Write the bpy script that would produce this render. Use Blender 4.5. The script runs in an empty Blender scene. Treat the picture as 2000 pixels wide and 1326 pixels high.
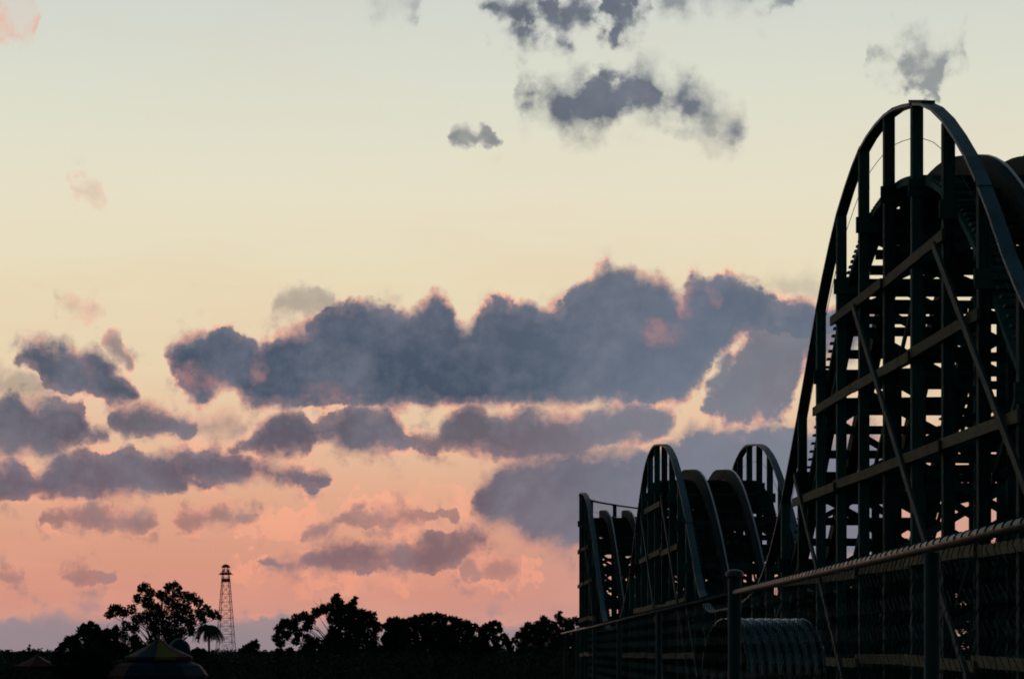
import bpy, bmesh, math, random
from mathutils import Vector, Matrix

# ------------------------------------------------------------------ camera
F = 5000.0          # focal length in photograph pixels (2000 px wide frame, 90 mm lens)
CX, CY = 800.0, 1270.0   # where the level line ahead of the camera falls in the photograph
EYE = 1.6
scene = bpy.context.scene
COL = scene.collection
cam_data = bpy.data.cameras.new('camera')
cam_data.sensor_width = 36.0
cam_data.lens = F / 2000.0 * 36.0
cam_data.shift_x = (1000.0 - CX) / 2000.0
cam_data.shift_y = (CY - 663.0) / 2000.0
cam_data.clip_start = 0.05
cam_data.clip_end = 20000.0
cam = bpy.data.objects.new('camera', cam_data)
cam.location = (0, 0, EYE)
cam.rotation_euler = (math.radians(90), 0, 0)
COL.objects.link(cam)
scene.camera = cam
scene.view_settings.view_transform = 'Standard'
scene.view_settings.look = 'None'
scene.view_settings.exposure = 0.0
scene.view_settings.gamma = 1.0
scene.view_settings.use_curve_mapping = False
scene.cycles.max_bounces = 4
scene.cycles.filter_width = 1.8
scene.cycles.use_adaptive_sampling = True
scene.cycles.adaptive_threshold = 0.03
scene.cycles.adaptive_min_samples = 8


def s2l(c):
    out = []
    for v in c:
        v /= 255.0
        out.append(v / 12.92 if v <= 0.04045 else ((v + 0.055) / 1.055) ** 2.4)
    return out


def at(px, py, z):
    """photograph pixel + distance ahead -> point"""
    return Vector(((px - CX) / F * z, z, EYE + (CY - py) / F * z))


# ------------------------------------------------------------------ node helper
class NT:
    def __init__(self, tree):
        self.t = tree
        self.n = tree.nodes
        self.l = tree.links

    def new(self, kind, **kw):
        nd = self.n.new(kind)
        for k, v in kw.items():
            setattr(nd, k, v)
        return nd

    def put(self, sock, val):
        if val is None:
            return
        if isinstance(val, bpy.types.NodeSocket):
            self.l.new(val, sock)
        else:
            sock.default_value = val

    def math(self, op, a, b=None, c=None, clamp=False):
        nd = self.new('ShaderNodeMath', operation=op, use_clamp=clamp)
        for i, v in enumerate((a, b, c)):
            self.put(nd.inputs[i], v)
        return nd.outputs[0]

    def mapr(self, v, a, b, c=0.0, d=1.0, smooth=False, clamp=True):
        nd = self.new('ShaderNodeMapRange', interpolation_type='SMOOTHSTEP' if smooth else 'LINEAR', clamp=clamp)
        for i, x in enumerate((v, a, b, c, d)):
            self.put(nd.inputs[i], x)
        return nd.outputs[0]

    def ramp(self, fac, stops, interp='LINEAR'):
        nd = self.new('ShaderNodeValToRGB')
        cr = nd.color_ramp
        cr.interpolation = interp
        while len(cr.elements) > 1:
            cr.elements.remove(cr.elements[-1])
        cr.elements[0].position = stops[0][0]
        cr.elements[0].color = (*stops[0][1], 1)
        for p, c in stops[1:]:
            e = cr.elements.new(p)
            e.color = (*c, 1)
        self.put(nd.inputs[0], fac)
        return nd.outputs[0]

    def mix(self, fac, a, b):
        nd = self.new('ShaderNodeMix', data_type='RGBA')
        self.put(nd.inputs[0], fac)
        for i, v in ((6, a), (7, b)):
            if isinstance(v, bpy.types.NodeSocket):
                self.l.new(v, nd.inputs[i])
            else:
                nd.inputs[i].default_value = (*v, 1)
        return nd.outputs[2]

    def noise(self, vec, scale, detail=5.0, rough=0.55, dims='2D', out=0):
        nd = self.new('ShaderNodeTexNoise', noise_dimensions=dims)
        self.put(nd.inputs['Vector'], vec)
        nd.inputs['Scale'].default_value = scale
        nd.inputs['Detail'].default_value = detail
        nd.inputs['Roughness'].default_value = rough
        return nd.outputs[out]

    def curve(self, fac, pts):
        nd = self.new('ShaderNodeFloatCurve')
        m = nd.mapping
        m.extend = 'HORIZONTAL'
        c = m.curves[0]
        c.points[0].location = pts[0]
        c.points[1].location = pts[-1]
        for p in pts[1:-1]:
            c.points.new(p[0], p[1])
        for p in c.points:
            p.handle_type = 'AUTO_CLAMPED'
        m.update()
        self.put(nd.inputs['Value'], fac)
        return nd.outputs[0]


# ------------------------------------------------------------------ world: dusk sky with banks of cumulus
def px_u(x):
    return math.atan((x - CX) / F) * F


def px_v(x, y):
    return math.atan2(CY - y, math.hypot(F, x - CX)) * F


SUN_PX = 640.0
world = bpy.data.worlds.new('World')
scene.world = world
world.use_nodes = True
W = NT(world.node_tree)
W.n.clear()
tc = W.new('ShaderNodeTexCoord')
sep = W.new('ShaderNodeSeparateXYZ')
W.l.new(tc.outputs['Generated'], sep.inputs[0])
dx, dy, dz = sep.outputs
AZ = W.math('MULTIPLY', W.math('ARCTAN2', dx, dy), F)        # 0 straight ahead, in 1/5000 rad
EL = W.math('MULTIPLY', W.math('ARCSINE', dz), F)

sky_stops = [(0, (186, 146, 142)), (45, (203, 148, 136)), (110, (213, 147, 129)), (200, (217, 155, 131)), (300, (224, 170, 140)),
             (400, (229, 190, 157)), (540, (232, 209, 175)), (700, (232, 218, 185)), (880, (231, 224, 199)),
             (1080, (220, 221, 204)), (1290, (207, 212, 205)), (2500, (120, 134, 146)), (5000, (52, 74, 88)), (7854, (38, 66, 78))]
# compress elevation so that the low sky gets most of the ramp
VM = 7854.0
comp = lambda v: (max(v, 0) / VM) ** 0.5
eln = W.math('POWER', W.math('DIVIDE', W.math('MAXIMUM', EL, 0.0), VM), 0.5)
sky_front = W.ramp(eln, [(comp(v), s2l(c)) for v, c in sky_stops])
sky_back = W.ramp(eln, [(0.0, s2l((40, 68, 70))), (comp(600), s2l((38, 70, 74))), (comp(2500), s2l((36, 68, 76))), (1.0, s2l((38, 66, 78)))])
azd = W.math('ABSOLUTE', W.math('SUBTRACT', AZ, px_u(SUN_PX)))
away = W.mapr(azd, F * math.radians(25), F * math.radians(105), 0, 1, True)
sky = W.mix(away, sky_front, sky_back)
# the haze right of the glow is greyer and a little darker low down
side = W.mapr(AZ, px_u(750), px_u(1500), 0, 1, True)
low = W.mapr(EL, 500, 60, 0, 1, True)
sky = W.mix(W.math('MULTIPLY', W.math('MULTIPLY', side, low), 0.55), sky, s2l((188, 150, 150)))
# thin uneven veil in the sky
cv = W.new('ShaderNodeCombineXYZ')
W.put(cv.inputs[0], W.math('DIVIDE', AZ, 1000.0))
W.put(cv.inputs[1], W.math('DIVIDE', EL, 1000.0))
UV = cv.outputs[0]
cs = W.new('ShaderNodeVectorMath', operation='MULTIPLY')
W.l.new(UV, cs.inputs[0])
cs.inputs[1].default_value = (1.4, 6.0, 1)
veil = W.noise(cs.outputs[0], 1.3, 4, 0.55)
sky = W.mix(W.math('MULTIPLY', W.mapr(veil, 0.42, 0.78, 0, 1, True), W.mapr(EL, 900, 200, 0.05, 0.30)), sky, s2l((236, 170, 146)))

# domain warp
warp_a = W.noise(UV, 17.0, 4, 0.55, out=1)
warp_b = W.noise(UV, 70.0, 4, 0.6, out=1)
def centred(col, amp):
    s = W.new('ShaderNodeVectorMath', operation='SUBTRACT')
    W.l.new(col, s.inputs[0]); s.inputs[1].default_value = (0.5, 0.5, 0.5)
    m = W.new('ShaderNodeVectorMath', operation='SCALE')
    W.l.new(s.outputs[0], m.inputs[0]); m.inputs['Scale'].default_value = amp
    return m.outputs[0]
ad = W.new('ShaderNodeVectorMath', operation='ADD')
W.l.new(centred(warp_a, 26.0), ad.inputs[0]); W.l.new(centred(warp_b, 10.0), ad.inputs[1])
ws = W.new('ShaderNodeSeparateXYZ'); W.l.new(ad.outputs[0], ws.inputs[0])
Uw = W.math('ADD', AZ, ws.outputs[0])
Vw = W.math('ADD', EL, ws.outputs[1])
rag = W.math('SUBTRACT', W.noise(UV, 24.0, 7, 0.58), 0.5)
rag_s = W.math('SUBTRACT', W.noise(UV, 21.0, 4, 0.55), 0.5)
VS = 1600.0
feather = W.mapr(W.noise(UV, 9.0, 3, 0.55), 0.34, 0.66, 0.55, 3.0)
b1 = W.math('ABSOLUTE', W.math('SUBTRACT', W.noise(UV, 15.0, 1, 0.5), 0.5))
b2 = W.math('ABSOLUTE', W.math('SUBTRACT', W.noise(UV, 38.0, 2, 0.5), 0.5))
billow = W.math('ADD', W.math('MULTIPLY', b1, 60.0), W.math('MULTIPLY', b2, 34.0))   # rounded heads, 0..~25
Vn = W.math('DIVIDE', W.math('ADD', Vw, 150.0), VS)

# each bank: top outline, bottom outline (photograph pixels), edge softness, opacity, raggedness, rim
CLOUDS = [
 dict(top=[(325,692),(350,668),(385,658),(410,655),(440,647),(470,652),(495,668),(520,674),(545,655),(580,645),(620,630),(650,606),(680,596),(720,591),(760,600),(790,616),(815,606),(835,588),(850,581),(868,586),(885,606),(895,630),(910,642),(925,630),(940,605),(960,592),(985,588),(1010,600),(1040,602),(1060,613),(1090,608),(1104,600),(1110,578),(1125,562),(1150,550),(1170,534),(1187,522),(1205,528),(1235,534),(1255,548),(1285,545),(1310,566),(1330,580),(1345,548),(1370,540),(1388,556),(1405,550),(1425,539),(1450,548),(1480,562),(1500,582),(1540,592),(1575,598),(1640,612),(1720,625)],
      bot=[(325,700),(350,745),(370,772),(398,786),(425,762),(450,752),(480,782),(520,788),(580,788),(640,790),(760,790),(850,788),(950,792),(1050,790),(1150,786),(1250,784),(1335,776),(1368,750),(1390,712),(1415,680),(1450,650),(1500,648),(1560,655),(1640,655),(1720,650)], soft=8, a=1.0, rag=22, rim=1.0, bil=0.7),
 dict(top=[(1372,782),(1392,742),(1415,712),(1445,690),(1468,648),(1500,625),(1560,610),(1640,625),(1720,635)],
      bot=[(1372,786),(1392,812),(1420,826),(1470,824),(1515,812),(1545,796),(1556,760),(1568,720),(1600,690),(1650,680),(1720,672)], soft=10, a=0.93, rag=80, rim=0.9, bil=1.0),
 dict(top=[(24,702),(40,682),(70,676),(110,674),(140,676),(155,692),(175,690),(200,696),(215,716),(230,730),(250,745),(272,774)],
      bot=[(24,706),(45,712),(70,725),(85,747),(105,762),(150,764),(175,765),(200,782),(225,790),(250,787),(272,778)], soft=8, a=0.97, rag=32, rim=0.8),
 dict(top=[(204,668),(220,656),(235,662),(245,682),(260,708)], bot=[(204,674),(220,692),(235,704),(260,714)], soft=8, a=0.7, rag=22, rim=0.9),
 dict(top=[(-120,770),(-40,785),(0,776),(20,768),(60,786),(100,780),(130,782),(160,792),(172,820),(190,840),(212,853)],
      bot=[(-120,870),(-40,880),(0,883),(60,880),(110,883),(140,876),(165,860),(212,857)], soft=9, a=0.95, rag=34, rim=0.7),
 dict(top=[(-60,740),(0,728),(40,735),(80,745),(95,760)], bot=[(-60,760),(0,768),(40,772),(95,764)], soft=14, a=0.45, rag=50, rim=0.1),
 dict(top=[(218,818),(245,800),(280,797),(320,808),(345,820),(388,826)], bot=[(218,828),(250,848),(290,852),(330,850),(355,857),(388,834)], soft=8, a=0.92, rag=30, rim=0.8),
 dict(top=[(385,824),(430,822),(480,828)], bot=[(385,846),(430,850),(480,840)], soft=12, a=0.5, rag=44, rim=0.3),
 dict(top=[(445,878),(490,856),(512,834),(540,815),(560,805),(590,808),(612,826),(640,818),(670,801),(700,797),(758,798),(775,820),(790,850),(815,866)],
      bot=[(445,880),(500,886),(560,886),(600,875),(622,858),(650,860),(672,874),(720,880),(770,874),(815,869)], soft=8, a=0.95, rag=30, rim=0.9),
 dict(top=[(-120,925),(-30,915),(0,911),(25,907),(50,915),(72,932),(95,905),(120,888),(160,880),(200,896),(230,880),(250,866),(280,886),(320,890),(360,880),(400,882),(450,885),(480,892),(505,910),(560,916),(600,918),(645,932)],
      bot=[(-120,968),(-30,966),(0,969),(40,972),(70,962),(100,969),(150,970),(220,963),(320,960),(360,952),(382,936),(420,946),(470,942),(512,930),(560,940),(600,950),(645,938)], soft=8, a=0.95, rag=30, rim=0.9),
 dict(top=[(808,856),(840,858),(860,838),(885,815),(910,795),(935,793),(960,815),(1000,820),(1020,806),(1060,810),(1100,824),(1140,818),(1180,806),(1230,794),(1280,803),(1315,826)],
      bot=[(808,862),(850,872),(920,876),(980,893),(1040,892),(1100,888),(1160,880),(1220,856),(1270,850),(1315,832)], soft=9, a=0.93, rag=28, rim=0.9, grow=9),
 dict(top=[(925,985),(948,950),(975,920),(1010,902),(1060,890),(1120,884),(1180,880),(1220,888),(1262,886),(1320,872),(1360,846),(1420,856),(1480,840),(1540,850),(1600,852),(1720,860)],
      bot=[(925,990),(950,1008),(975,1010),(1000,1015),(1030,1040),(1060,1052),(1100,1060),(1150,1062),(1250,1075),(1400,1080),(1720,1090)], soft=16, a=0.96, rag=44, rim=0.4, grow=12),
 dict(top=[(505,1097),(560,1092),(600,1086),(640,1066),(680,1060),(720,1062),(760,1071),(800,1062),(840,1046),(880,1040),(920,1034),(955,1046)],
      bot=[(505,1100),(560,1105),(620,1112),(700,1116),(780,1107),(840,1116),(880,1106),(920,1076),(955,1050)], soft=8, a=0.85, rag=36, rim=1.3),
 dict(top=[(590,1050),(660,1014),(700,1000),(740,998),(780,998),(840,1000),(860,988),(895,1006)], bot=[(590,1056),(660,1021),(700,1020),(760,1022),(840,1011),(895,1009)], soft=7, a=0.66, rag=36, rim=1.2),
 dict(top=[(75,1016),(125,1000),(150,990),(180,984),(210,1000),(260,1004),(310,1017)], bot=[(75,1018),(125,1022),(170,1032),(200,1030),(250,1036),(310,1026)], soft=7, a=0.72, rag=40, rim=1.0),
 dict(top=[(335,1011),(370,1000),(400,994),(440,1000),(505,1010)], bot=[(335,1016),(380,1032),(430,1020),(505,1014)], soft=7, a=0.66, rag=42, rim=1.2),
 dict(top=[(895,1112),(920,1096),(942,1115),(965,1094),(990,1102),(1015,1111)], bot=[(895,1115),(920,1130),(942,1121),(970,1132),(1015,1114)], soft=7, a=0.6, rag=36, rim=1.3),
 dict(top=[(450,1110),(520,1100),(600,1110),(700,1112),(800,1108),(900,1112),(1000,1108),(1060,1118)], bot=[(450,1116),(520,1134),(600,1140),(700,1142),(800,1140),(900,1138),(1000,1132),(1060,1122)], soft=6, a=0.0, rag=130, rim=1.0),
 dict(top=[(380,1030),(480,1008),(600,1002),(700,985),(800,960),(900,965),(950,990)], bot=[(380,1036),(480,1030),(600,1040),(700,1042),(800,1035),(900,1030),(950,1010)], soft=6, a=0.0, rag=150, rim=0.8),
 dict(top=[(532,602),(560,571),(600,566),(640,580),(658,600)], bot=[(532,604),(600,608),(658,607)], soft=9, a=0.5, rag=20, rim=0.0),
 dict(top=[(1010,184),(1060,166),(1100,172),(1140,150),(1180,145),(1205,172),(1230,150),(1260,130),(1290,155),(1312,178),(1330,160),(1355,175),(1390,185),(1410,218),(1455,248)],
      bot=[(1010,188),(1060,214),(1090,242),(1130,252),(1180,244),(1230,214),(1270,220),(1310,228),(1340,248),(1390,270),(1430,270),(1455,254)], soft=14, a=0.95, rag=80, rim=0.0, bil=0.5, wisp=1, bsoft=0.9, grow=14),
 dict(top=[(930,-5),(985,-30),(1100,-40),(1270,-40)], bot=[(930,5),(985,60),(1040,86),(1090,94),(1130,72),(1180,60),(1205,82),(1250,78),(1270,20)], soft=18, a=0.95, rag=240, grow=-4, rim=0.0, bil=0.6, wisp=1),
 dict(top=[(1280,-50),(1420,-60),(1570,-40)], bot=[(1280,4),(1350,20),(1400,6),(1480,14),(1570,-6)], soft=14, a=0.7, rag=90, rim=0.0, wisp=1),
 dict(top=[(882,270),(905,250),(930,265),(950,249),(972,277)], bot=[(882,273),(920,277),(972,281)], soft=8, a=0.8, rag=40, rim=0.0),
 dict(top=[(1695,99),(1760,96),(1800,80),(1835,97),(1885,106)], bot=[(1690,100),(1740,124),(1760,178),(1800,190),(1830,184),(1846,118),(1890,108)], soft=18, a=0.72, rag=190, rim=0.0, bil=0.6, wisp=1),
 dict(top=[(715,-30),(760,-40),(820,-20)], bot=[(715,0),(760,28),(800,38),(820,10)], soft=16, a=0.4, rag=130, rim=0.0, wisp=1),
 dict(top=[(-60,0),(0,4),(40,12),(70,30)], bot=[(-60,40),(0,46),(40,50),(70,40)], soft=24, a=0.0, rag=110, rim=0.75, wisp=1),
 dict(top=[(138,358),(170,360),(205,380)], bot=[(138,364),(170,388),(205,392)], soft=10, a=0.22, rag=90, rim=0.3, wisp=1),
 dict(top=[(112,592),(150,588),(205,606)], bot=[(112,602),(150,612),(205,614)], soft=9, a=0.3, rag=80, rim=0.4, wisp=1),
 dict(top=[(-200,1205),(0,1216),(60,1212),(110,1198),(140,1210),(200,1216),(270,1204),(400,1215),(480,1217),(560,1208),(640,1222),(800,1232),(960,1230),(1130,1225),(1400,1210),(1700,1200)],
      bot=[(-200,1390),(800,1390),(1700,1390)], soft=8, a=0.8, rag=14, rim=0.45),
 dict(top=[(125,1124),(175,1119),(230,1126)], bot=[(125,1130),(175,1134),(230,1131)], soft=4, a=0.62, rag=8, rim=0.3),
 dict(top=[(-60,1122),(0,1120),(48,1124)], bot=[(-60,1130),(0,1132),(48,1129)], soft=4, a=0.55, rag=8, rim=0.3),
 dict(top=[(1480,556),(1540,552),(1620,560),(1700,552)], bot=[(1480,558),(1540,566),(1620,580),(1700,562)], soft=12, a=0.3, rag=50, rim=0.0),
]


def norm_pts(pts, sign):
    us = [px_u(x) for x, _ in pts]
    u0, u1 = us[0] - 14, us[-1] + 14
    vs = [(px_v(x, y) + 150.0) / VS for x, y in pts]
    return us, u0, u1, vs


T = E = DD = RM = None
for c in CLOUDS:
    ut, u0, u1, vt = norm_pts(c['top'], 1)
    ub, _, _, vb = norm_pts(c['bot'], -1)
    gap = max(45.0, 0.75 * c['rag']) / VS
    mid0, mid1 = (vt[0] + vb[0]) / 2, (vt[-1] + vb[-1]) / 2
    f = lambda u: (u - u0) / (u1 - u0)
    tp = [(0.0, mid0 - gap)] + [(f(u), v) for u, v in zip(ut, vt)] + [(1.0, mid1 - gap)]
    bp = [(0.0, mid0 + gap)] + [(f(u), v) for u, v in zip(ub, vb)] + [(1.0, mid1 + gap)]
    un = W.mapr(Uw, u0, u1, 0, 1, clamp=True)
    d = W.math('MINIMUM', W.math('SUBTRACT', W.curve(un, tp), Vn), W.math('MULTIPLY', W.math('SUBTRACT', Vn, W.curve(un, bp)), c.get('bsoft', 1.15)))
    d = W.math('MULTIPLY_ADD', d, VS, W.math('MULTIPLY_ADD', rag_s if c.get('wisp') else rag, float(c['rag']), W.math('MULTIPLY_ADD', billow, c.get('bil', 0.55), -6.0 * c.get('bil', 0.55) + c.get('grow', 4.5))))
    df = W.math('DIVIDE', d, feather)
    e = W.mapr(df, -c['soft'], c['soft'] * (2.4 if c.get('wisp') else 1.0), 0, 1, True)
    r = W.math('MULTIPLY', W.mapr(d, -c['soft'] * 1.9, -c['soft'] * 0.1, 0, 1, True), c['rim'])
    if c['rim'] > 0:
        RM = r if RM is None else W.math('MAXIMUM', RM, r)
    if c['a'] > 0:
        ta = W.math('MULTIPLY', e, c['a'])
        T = ta if T is None else W.math('MAXIMUM', T, ta)
        DD = d if DD is None else W.math('MAXIMUM', DD, d)
# light breaking through thin places
GLOW = None
for (hx, hy, rx, ry, k) in ((1290, 652, 44, 22, 0.5), (390, 742, 40, 26, 0.55), (505, 722, 16, 24, 0.5), (330, 735, 18, 30, 0.4),
                            (640, 765, 50, 14, 0.3), (1335, 585, 16, 34, 0.5), (180, 735, 16, 18, 0.35), (1395, 580, 12, 18, 0.35), (640, 866, 26, 12, 0.4)):
    a = W.math('DIVIDE', W.math('SUBTRACT', Uw, px_u(hx)), float(rx))
    b = W.math('DIVIDE', W.math('SUBTRACT', Vw, px_v(hx, hy)), float(ry))
    g = W.math('ADD', W.math('MULTIPLY', a, a), W.math('MULTIPLY', b, b))
    h = W.mapr(W.math('ADD', g, W.math('MULTIPLY', rag, 5.0)), 2.2, -0.6, 0, k * 0.62, True)
    GLOW = h if GLOW is None else W.math('MAXIMUM', GLOW, h)
# torn scraps floating round the banks
scr = W.noise(UV, 15.0, 6, 0.6)
scr_m = W.math('MULTIPLY', W.mapr(DD, -50, -4, 0, 1, True), W.mapr(EL, 720, 600, 0.15, 1.0))
T = W.math('MAXIMUM', T, W.math('MULTIPLY', W.mapr(scr, 0.50, 0.74, 0, 0.6, True), scr_m))
# the cloud field goes on round the horizon outside the picture
gen_uv = W.new('ShaderNodeVectorMath', operation='MULTIPLY')
W.l.new(UV, gen_uv.inputs[0]); gen_uv.inputs[1].default_value = (0.9, 2.4, 1)
gen = W.noise(gen_uv.outputs[0], 1.7, 7, 0.58)
gm = W.math('MULTIPLY', W.mapr(W.math('ABSOLUTE', W.math('SUBTRACT', AZ, 200.0)), 1350, 2200, 0, 1, True), W.mapr(EL, 2400, 900, 0, 1, True))
gt = W.math('MULTIPLY', W.mapr(gen, 0.5, 0.62, 0, 0.8, True), gm)
T = W.math('MAXIMUM', T, gt)

rim_col = W.ramp(W.mapr(EL, 0, 1300, 0, 1), [(0.0, s2l((238, 150, 126))), (0.14, s2l((250, 168, 136))), (0.30, s2l((253, 180, 150))), (0.5, s2l((252, 186, 160))), (0.8, s2l((236, 180, 156))), (1.0, s2l((236, 155, 134)))])
rim_break = W.mapr(W.noise(UV, 11.0, 4, 0.55), 0.36, 0.58, 0.2, 1.0, True)
col = W.mix(W.math('MULTIPLY', W.math('MULTIPLY', RM, rim_break), W.mapr(EL, 120, 330, 0.5, 0.9), clamp=True), sky, rim_col)
edge_col = W.ramp(W.mapr(EL, 0, 1300, 0, 1), [(0.0, s2l((134, 134, 142))), (0.06, s2l((146, 136, 144))), (0.10, s2l((146, 110, 112))), (0.25, s2l((128, 108, 116))), (0.40, s2l((124, 112, 122))), (0.56, s2l((120, 116, 124))), (0.8, s2l((132, 134, 140)))])
core_col = W.ramp(W.mapr(EL, 0, 1300, 0, 1), [(0.0, s2l((132, 131, 141))), (0.06, s2l((138, 131, 142))), (0.10, s2l((112, 92, 102))), (0.25, s2l((92, 86, 102))), (0.38, s2l((70, 83, 100))), (0.50, s2l((80, 91, 108))), (0.8, s2l((88, 97, 112)))])
depth = W.math('ADD', DD, W.math('MULTIPLY', rag, 50.0))
ccol = W.mix(W.mapr(depth, 0, 34, 0, 1, True), edge_col, core_col)
big = W.noise(UV, 6.5, 5, 0.6)
ccol = W.mix(W.math('ADD', W.mapr(big, 0.38, 0.68, 0.0, 0.42), W.math('MULTIPLY', rag, 0.6), clamp=True), ccol, s2l((128, 130, 144)))
ccol = W.mix(W.math('MULTIPLY', W.mapr(AZ, px_u(860), px_u(1380), 0.0, 0.72, True), W.mapr(EL, 780, 420, 0.25, 1)), ccol, s2l((122, 132, 148)))
ccol = W.mix(W.math('MULTIPLY', W.math('MULTIPLY', GLOW, 1.05), W.mapr(rag, -0.12, 0.14, 1.15, 0.3), clamp=True), ccol, s2l((206, 146, 140)))
col = W.mix(T, col, ccol)
bg = W.new('ShaderNodeBackground')
bg.inputs['Strength'].default_value = 1.0
W.l.new(col, bg.inputs['Color'])
wo = W.new('ShaderNodeOutputWorld')
W.l.new(bg.outputs[0], wo.inputs[0])
try:
    world.cycles.sampling_method = 'MANUAL'
    world.cycles.sample_map_resolution = 512
except Exception:
    pass

# ------------------------------------------------------------------ the last of the sun, almost on the horizon ahead
sun_d = bpy.data.lights.new('sun', 'SUN')
sun_d.energy = 0.05
sun_d.angle = math.radians(10)
sun_d.color = (1.0, 0.55, 0.35)
sun = bpy.data.objects.new('sun', sun_d)
sun_az = math.atan((SUN_PX - CX) / F)
sun_el = math.radians(1.5)
to_sun = Vector((math.sin(sun_az) * math.cos(sun_el), math.cos(sun_az) * math.cos(sun_el), math.sin(sun_el)))
sun.rotation_euler = (-to_sun).to_track_quat('-Z', 'Y').to_euler()
sun.location = to_sun * 50
COL.objects.link(sun)

# ------------------------------------------------------------------ materials
MATS = {}


def mat(name, base, rough=0.8, metal=0.0, var=0.35, scale=3.0, stretch=(1, 1, 1), bump=0.0, dirt=None, spec=0.3, per_obj=0.25):
    m = bpy.data.materials.new(name)
    m.use_nodes = True
    N = NT(m.node_tree)
    N.n.clear()
    out = N.new('ShaderNodeOutputMaterial')
    bs = N.new('ShaderNodeBsdfPrincipled')
    N.l.new(bs.outputs[0], out.inputs[0])
    t = N.new('ShaderNodeTexCoord')
    mp = N.new('ShaderNodeMapping')
    mp.inputs['Scale'].default_value = stretch
    N.l.new(t.outputs['Object'], mp.inputs[0])
    oi = N.new('ShaderNodeObjectInfo')
    nz = N.noise(mp.outputs[0], scale, 6, 0.6, '3D')
    f = N.math('ADD', N.mapr(nz, 0.3, 0.7, 1 - var, 1 + var), N.mapr(oi.outputs['Random'], 0, 1, -per_obj, per_obj))
    hs = N.new('ShaderNodeVectorMath', operation='SCALE')
    hs.inputs[0].default_value = base
    N.l.new(f, hs.inputs['Scale'])
    c = hs.outputs[0]
    if dirt:
        n2 = N.noise(t.outputs['Object'], dirt[1], 5, 0.65, '3D')
        c = N.mix(N.mapr(n2, 0.48, 0.7, 0, 0.8, True), c, dirt[0])
    N.l.new(c, bs.inputs['Base Color'])
    bs.inputs['Metallic'].default_value = metal
    bs.inputs['Specular IOR Level'].default_value = spec
    N.l.new(N.mapr(nz, 0.3, 0.7, max(rough - 0.1, 0.05), min(rough + 0.1, 1)), bs.inputs['Roughness'])
    if bump:
        bp = N.new('ShaderNodeBump')
        bp.inputs['Strength'].default_value = bump
        bp.inputs['Distance'].default_value = 0.02
        N.l.new(nz, bp.inputs['Height'])
        N.l.new(bp.outputs[0], bs.inputs['Normal'])
    MATS[name] = m
    return m


mat('dark timber', (0.018, 0.062, 0.056), 0.85, var=0.4, scale=4, stretch=(0.4, 6, 6), bump=0.3, spec=0.15, per_obj=0.5)
mat('teal paint', (0.020, 0.075, 0.095), 0.6, var=0.3, scale=4, stretch=(0.5, 6, 6), bump=0.2, dirt=((0.02, 0.035, 0.035), 1.5), spec=0.4)
mat('brace paint', (0.016, 0.046, 0.046), 0.75, var=0.3, scale=4, stretch=(0.5, 6, 6), bump=0.2, spec=0.2)
mat('brown board', (0.105, 0.090, 0.055), 0.85, var=0.35, scale=4, stretch=(0.4, 8, 8), bump=0.3, dirt=((0.05, 0.045, 0.03), 1.2), spec=0.15)
mat('track timber', (0.024, 0.028, 0.022), 0.85, var=0.4, scale=4, stretch=(0.4, 6, 6), bump=0.3, spec=0.15)
mat('steel strap', (0.22, 0.23, 0.23), 0.42, metal=1.0, var=0.3, scale=2)
mat('fence coating', (0.006, 0.022, 0.022), 0.55, metal=0.0, var=0.25, scale=14, per_obj=0.05, spec=0.5)
mat('post coating', (0.008, 0.026, 0.026), 0.65, var=0.25, scale=14, per_obj=0.05, spec=0.2)
mat('coated wire', (0.006, 0.014, 0.014), 0.7, metal=0.0, var=0.2, scale=14, per_obj=0.05, spec=0.08)
mat('zinc sheet', (0.09, 0.12, 0.12), 0.2, metal=1.0, var=0.3, scale=5, bump=0.05, per_obj=0.0, spec=0.6)
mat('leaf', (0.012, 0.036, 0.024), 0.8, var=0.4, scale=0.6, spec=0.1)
mat('bark', (0.03, 0.026, 0.02), 0.9, var=0.4, scale=5, bump=0.4, spec=0.1)
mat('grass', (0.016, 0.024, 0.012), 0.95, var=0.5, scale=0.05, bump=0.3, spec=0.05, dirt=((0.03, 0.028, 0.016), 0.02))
mat('red vinyl', (0.055, 0.008, 0.008), 0.6, var=0.2, scale=2, spec=0.06)
mat('yellow vinyl', (0.13, 0.115, 0.008), 0.6, var=0.2, scale=2, spec=0.06)
mat('blue vinyl', (0.006, 0.020, 0.034), 0.6, var=0.2, scale=2, spec=0.06)
mat('orange vinyl', (0.034, 0.018, 0.005), 0.6, var=0.2, scale=2, spec=0.06)
mat('highlight vinyl', (0.22, 0.30, 0.32), 0.5, var=0.2, scale=2, spec=0.06)
mat('tower steel', (0.20, 0.09, 0.06), 0.7, var=0.2, scale=1)


# ------------------------------------------------------------------ object helpers
def tag(o, label=None, cat=None, group=None, kind=None):
    if label: o['label'] = label
    if cat: o['category'] = cat
    if group: o['group'] = group
    if kind: o['kind'] = kind
    return o


def link(name, me, m, parent=None):
    if m and not me.materials:
        me.materials.append(MATS[m])
    o = bpy.data.objects.new(name, me)
    COL.objects.link(o)
    if parent is not None:
        o.parent = parent
    return o


def empty(name, loc=(0, 0, 0)):
    o = bpy.data.objects.new(name, None)
    o.location = loc
    o.empty_display_size = 0.3
    COL.objects.link(o)
    return o


def mesh(name, v, f, smooth=False):
    me = bpy.data.meshes.new(name)
    me.from_pydata([tuple(p) for p in v], [], f)
    me.update()
    if smooth:
        me.polygons.foreach_set('use_smooth', [True] * len(me.polygons))
    return me


BOXF = [(0, 1, 2, 3), (7, 6, 5, 4), (0, 4, 5, 1), (1, 5, 6, 2), (2, 6, 7, 3), (3, 7, 4, 0)]
_boxes = {}


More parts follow.
